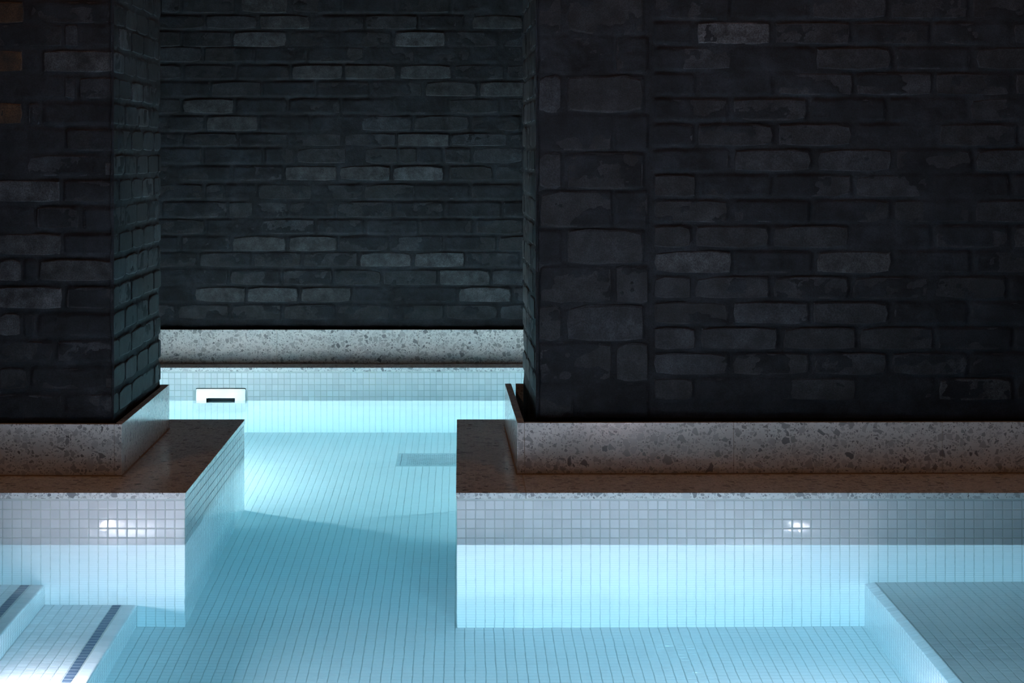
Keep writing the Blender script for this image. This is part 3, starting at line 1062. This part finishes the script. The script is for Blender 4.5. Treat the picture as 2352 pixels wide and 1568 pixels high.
# ================================================================== FITTINGS
# ---- skimmer in the far wall
sk = thing('wall_skimmer', 'stainless steel skimmer plate with a slot at the waterline of the far wall', 'skimmer',
           ((SK['x0'] + SK['x1']) / 2, Y_BACK, SK['z0']))
def rounded_rect(x0, x1, z0, z1, r, n=5):
    pts = []
    for cx, cz, a0 in ((x1 - r, z0 + r, -90), (x1 - r, z1 - r, 0), (x0 + r, z1 - r, 90), (x0 + r, z0 + r, 180)):
        for i in range(n):
            a = math.radians(a0 + 90 * i / (n - 1))
            pts.append((cx + r * math.cos(a), cz + r * math.sin(a)))
    return pts
outer = rounded_rect(SK['x0'], SK['x1'], SK['z0'], SK['z1'], 0.0045)
inset = rounded_rect(SK['x0'] + 0.0025, SK['x1'] - 0.0025, SK['z0'] + 0.0025, SK['z1'] - 0.0025, 0.0035)
hole = rounded_rect(SK['ox0'], SK['ox1'], SK['oz0'], SK['oz1'], 0.0015)
v, f = [], []
n = len(outer)
yb, ym, yf = Y_BACK + 0.001, Y_BACK - 0.0022, Y_BACK - 0.0036
for ring, y in ((outer, yb), (outer, ym), (inset, yf), (hole, yf), (hole, Y_BACK + 0.05)):
    v += [(x, y, z) for x, z in ring]
for r in range(4):
    for i in range(n):
        j = (i + 1) % n
        f.append((r * n + i, r * n + j, r * n + n + j, r * n + n + i))
me = bpy.data.meshes.new('face_plate')
me.from_pydata(v, [], f)
me.update()
put('face_plate', me, M_STEEL, sk)
MB().box(SK['ox0'] - 0.002, SK['ox1'] + 0.002, Y_BACK + 0.052, Y_BACK + 0.06, SK['oz0'] - 0.002, SK['oz1'] + 0.002).build('throat', M_VOID, sk)
MB().box(SK['ox0'] + 0.004, SK['ox1'] - 0.004, Y_BACK + 0.020, Y_BACK + 0.024, SK['oz0'], SK['oz0'] + 0.010).build('weir_flap', M_GRATE, sk)

# ---- floor drain grate
gx0, gx1, gy0, gy1 = GR
gr = thing('floor_drain', 'pale perforated drain grate set in the pool floor beyond the channel', 'drain', ((gx0 + gx1) / 2, (gy0 + gy1) / 2, FLOOR_Z))
fw = 0.013
fr = MB()
for b in ((gx0, gx1, gy0, gy0 + fw), (gx0, gx1, gy1 - fw, gy1), (gx0, gx0 + fw, gy0 + fw, gy1 - fw), (gx1 - fw, gx1, gy0 + fw, gy1 - fw)):
    fr.box(*b, FLOOR_Z - 0.006, FLOOR_Z + 0.0006)
fr.build('frame', M_GRATE, gr)
px0, px1, py0, py1 = gx0 + fw + 0.0018, gx1 - fw - 0.0018, gy0 + fw + 0.0018, gy1 - fw - 0.0018
hx0, hx1 = px0 + 0.020, px1 - 0.020
hy0, hy1 = py0 + 0.006, py1 - 0.006
pm = MB()
z0, z1 = FLOOR_Z - 0.004, FLOOR_Z + 0.0002
def quad(a, b, c, d, z=z1):
    i = len(pm.v)
    pm.v += [(a, c, z), (b, c, z), (b, d, z), (a, d, z)]
    pm.f.append((i, i + 1, i + 2, i + 3))
quad(px0, hx0, py0, py1); quad(hx1, px1, py0, py1); quad(hx0, hx1, py0, hy0); quad(hx0, hx1, hy1, py1)
cp = 0.0075
ncol = int((hx1 - hx0) / cp)
cp = (hx1 - hx0) / ncol
rp = 0.026
for c in range(ncol):
    xa, xb = hx0 + c * cp, hx0 + (c + 1) * cp
    off = 0.0 if c % 2 == 0 else rp / 2
    y = hy0
    if off:
        quad(xa, xb, y, y + off); y += off
    while y + rp <= hy1 + 1e-6:
        cx, cy_, r = (xa + xb) / 2, y + rp / 2, 0.0033
        i = len(pm.v)
        pm.v += [(xa, y, z1), (xb, y, z1), (xb, y + rp, z1), (xa, y + rp, z1)]
        for q in range(8):
            a = math.radians(-112.5 + 45 * q)
            pm.v.append((cx + r * math.cos(a), cy_ + r * 1.25 * math.sin(a), z1))
        for q in range(8):
            a = math.radians(-112.5 + 45 * q)
            pm.v.append((cx + r * math.cos(a), cy_ + r * 1.25 * math.sin(a), z0))
        h0, k0 = i + 4, i + 12
        pm.f += [(i, i + 1, h0 + 1, h0), (i + 1, h0 + 2, h0 + 1), (i + 1, i + 2, h0 + 3, h0 + 2), (i + 2, h0 + 4, h0 + 3),
                 (i + 2, i + 3, h0 + 5, h0 + 4), (i + 3, h0 + 6, h0 + 5), (i + 3, i, h0 + 7, h0 + 6), (i, h0, h0 + 7)]
        pm.f += [(h0 + q, h0 + (q + 1) % 8, k0 + (q + 1) % 8, k0 + q) for q in range(8)]
        y += rp
    if hy1 - y > 1e-5:
        quad(xa, xb, y, hy1)
pm.build('perforated_plate', M_GRATE, gr)
MB().box(gx0 + 0.004, gx1 - 0.004, gy0 + 0.004, gy1 - 0.004, FLOOR_Z - 0.03, FLOOR_Z - 0.012).build('sump', M_VOID, gr)
def disc(cx, cy, z, r, h, n=12):
    m = MB()
    m.prism([(cx + r * math.cos(2 * math.pi * i / n), cy + r * math.sin(2 * math.pi * i / n)) for i in range(n)], z, z + h)
    return m
disc(px0 + 0.009, (py0 + py1) / 2, FLOOR_Z, 0.0035, 0.0008).build('screw', M_STEEL, gr)

# ---- underwater lamps (set in risers and end walls, outside the frame)
def pool_lamp(label, loc, faces, watts, color, size=0.13):
    t = thing('pool_light', label, 'pool light', loc, 'round underwater lamps')
    x, y, z = loc
    v, f = [], []
    n = 28
    R = size / 2
    for rr, dx in ((R + 0.016, 0.0), (R + 0.014, 0.005), (R + 0.002, 0.007), (R, 0.003)):
        for i in range(n):
            a = 2 * math.pi * i / n
            v.append((x + faces * dx, y + rr * math.cos(a), z + rr * math.sin(a)))
    for r in range(3):
        for i in range(n):
            j = (i + 1) % n
            q = (r * n + i, r * n + j, r * n + n + j, r * n + n + i)
            f.append(q if faces > 0 else q[::-1])
    me = bpy.data.meshes.new('bezel')
    me.from_pydata(v, [], f); me.update()
    put('bezel', me, M_STEEL, t)
    # shallow glowing dome
    v, f = [], []
    n = 14
    rings = [(R, 0.003), (R * 0.86, 0.015), (R * 0.45, 0.023)]
    for rr, dx in rings:
        for i in range(n):
            a = 2 * math.pi * i / n
            v.append((x + faces * dx, y + rr * math.cos(a), z + rr * math.sin(a)))
    for r in range(len(rings) - 1):
        for i in range(n):
            j = (i + 1) % n
            q = (r * n + i, r * n + j, r * n + n + j, r * n + n + i)
            f.append(q if faces > 0 else q[::-1])
    last = tuple((len(rings) - 1) * n + i for i in range(n))
    f.append(last if faces > 0 else last[::-1])
    me = bpy.data.meshes.new('lens')
    me.from_pydata(v, [], f); me.update()
    area = sum(p.area for p in me.polygons)
    put('lens', me, make_emit('pool_lamp_lens', color, watts / (math.pi * area)), t)
    return t
pool_lamp('round underwater lamp in the riser of the upper step', (-1.0725, 4.47, -0.572), 1, POOL_FRONT_LEFT_W, POOL_COLOR_FRONT)
pool_lamp('round underwater lamp in the riser of the submerged seat', (1.0445, 4.43, -0.66), -1, POOL_FRONT_RIGHT_W, POOL_COLOR_FRONT)
pool_lamp('round underwater lamp in the left end wall of the rear channel', (CHL + 0.0005, 7.42, -0.48), 1, POOL_BACK_LEFT_W, POOL_COLOR)
pool_lamp('round underwater lamp in the right end wall of the rear channel', (CHR - 0.0005, 7.36, -0.48), -1, POOL_BACK_RIGHT_W, POOL_COLOR)

near = pool_lamp('added underwater fill lamp in the near wall of the pool', (0.75, Y_FRONT + 0.0065, -0.20), 1, POOL_NEAR_FILL_W, POOL_COLOR_FRONT)  # unseen lamp added to brighten the front of the pool
near.rotation_euler = (0, 0, math.pi / 2)

# ---- dim warm downlights in the ceiling, outside the frame
def downlight(label, loc, watts):
    t = thing('ceiling_light', label, 'downlight', loc, 'dim warm downlights')
    x, y, z = loc
    n = 24
    m = MB()
    for rr, zz in ((0.055, 0.0), (0.052, -0.006), (0.042, -0.006), (0.040, -0.002)):
        m.v += [(x + rr * math.cos(2 * math.pi * i / n), y + rr * math.sin(2 * math.pi * i / n), z + zz) for i in range(n)]
    for r in range(3):
        for i in range(n):
            j = (i + 1) % n
            m.f.append((r * n + j, r * n + i, r * n + n + i, r * n + n + j))
    m.build('trim_ring', M_DARKPAINT, t)
    m = MB()
    m.v = [(x + 0.040 * math.cos(2 * math.pi * i / n), y + 0.040 * math.sin(2 * math.pi * i / n), z - 0.002) for i in range(n)]
    m.f = [tuple(reversed(range(n)))]
    m.build('lens', M_LENS_WARM, t)
    ld = bpy.data.lights.new('downlight', 'AREA')
    ld.shape = 'DISK'
    ld.size = 0.08
    ld.energy = watts
    ld.color = WARM_COLOR
    lo = bpy.data.objects.new('lamp', ld)
    COL.objects.link(lo)
    lo.location = (x, y, z - 0.008)
    lo.parent = t
    lo.matrix_parent_inverse = PINV[t.name]
downlight('warm ceiling downlight in front of the left pillar', (-1.35, 4.9, CEIL_Z), CEILING_W)
downlight('warm ceiling downlight in front of the right pillar', (1.10, 4.9, CEIL_Z), CEILING_W)
downlight('warm ceiling downlight above the rear channel', (-0.35, 7.6, CEIL_Z), CEILING_W * 0.5)

# ================================================================== WATER
e = 0.003
wo = [(XL - e, Y_FRONT + 0.003), (XR + e, Y_FRONT + 0.003), (XR + e, LEDGE_Y0 + e), (RL_X + e, LEDGE_Y0 + e), (RL_X + e, LEDGE_Y1 - e), (CHR + e, LEDGE_Y1 - e),
      (CHR + e, Y_BACK + e), (SK['ox1'] + 0.001, Y_BACK + e), (SK['ox1'] + 0.001, Y_BACK + 0.055), (SK['ox0'] - 0.001, Y_BACK + 0.055), (SK['ox0'] - 0.001, Y_BACK + e),
      (CHL - e, Y_BACK + e), (CHL - e, LEDGE_Y1 - e), (LL_X - e, LEDGE_Y1 - e), (LL_X - e, LEDGE_Y0 + e), (XL - e, LEDGE_Y0 + e)]
water = MB().prism(wo, FLOOR_Z - 0.035, 0.0).build('pool_water', M_WATER)
tag(water, 'still clear blue water filling the pool basin and channel', 'water', kind='stuff')
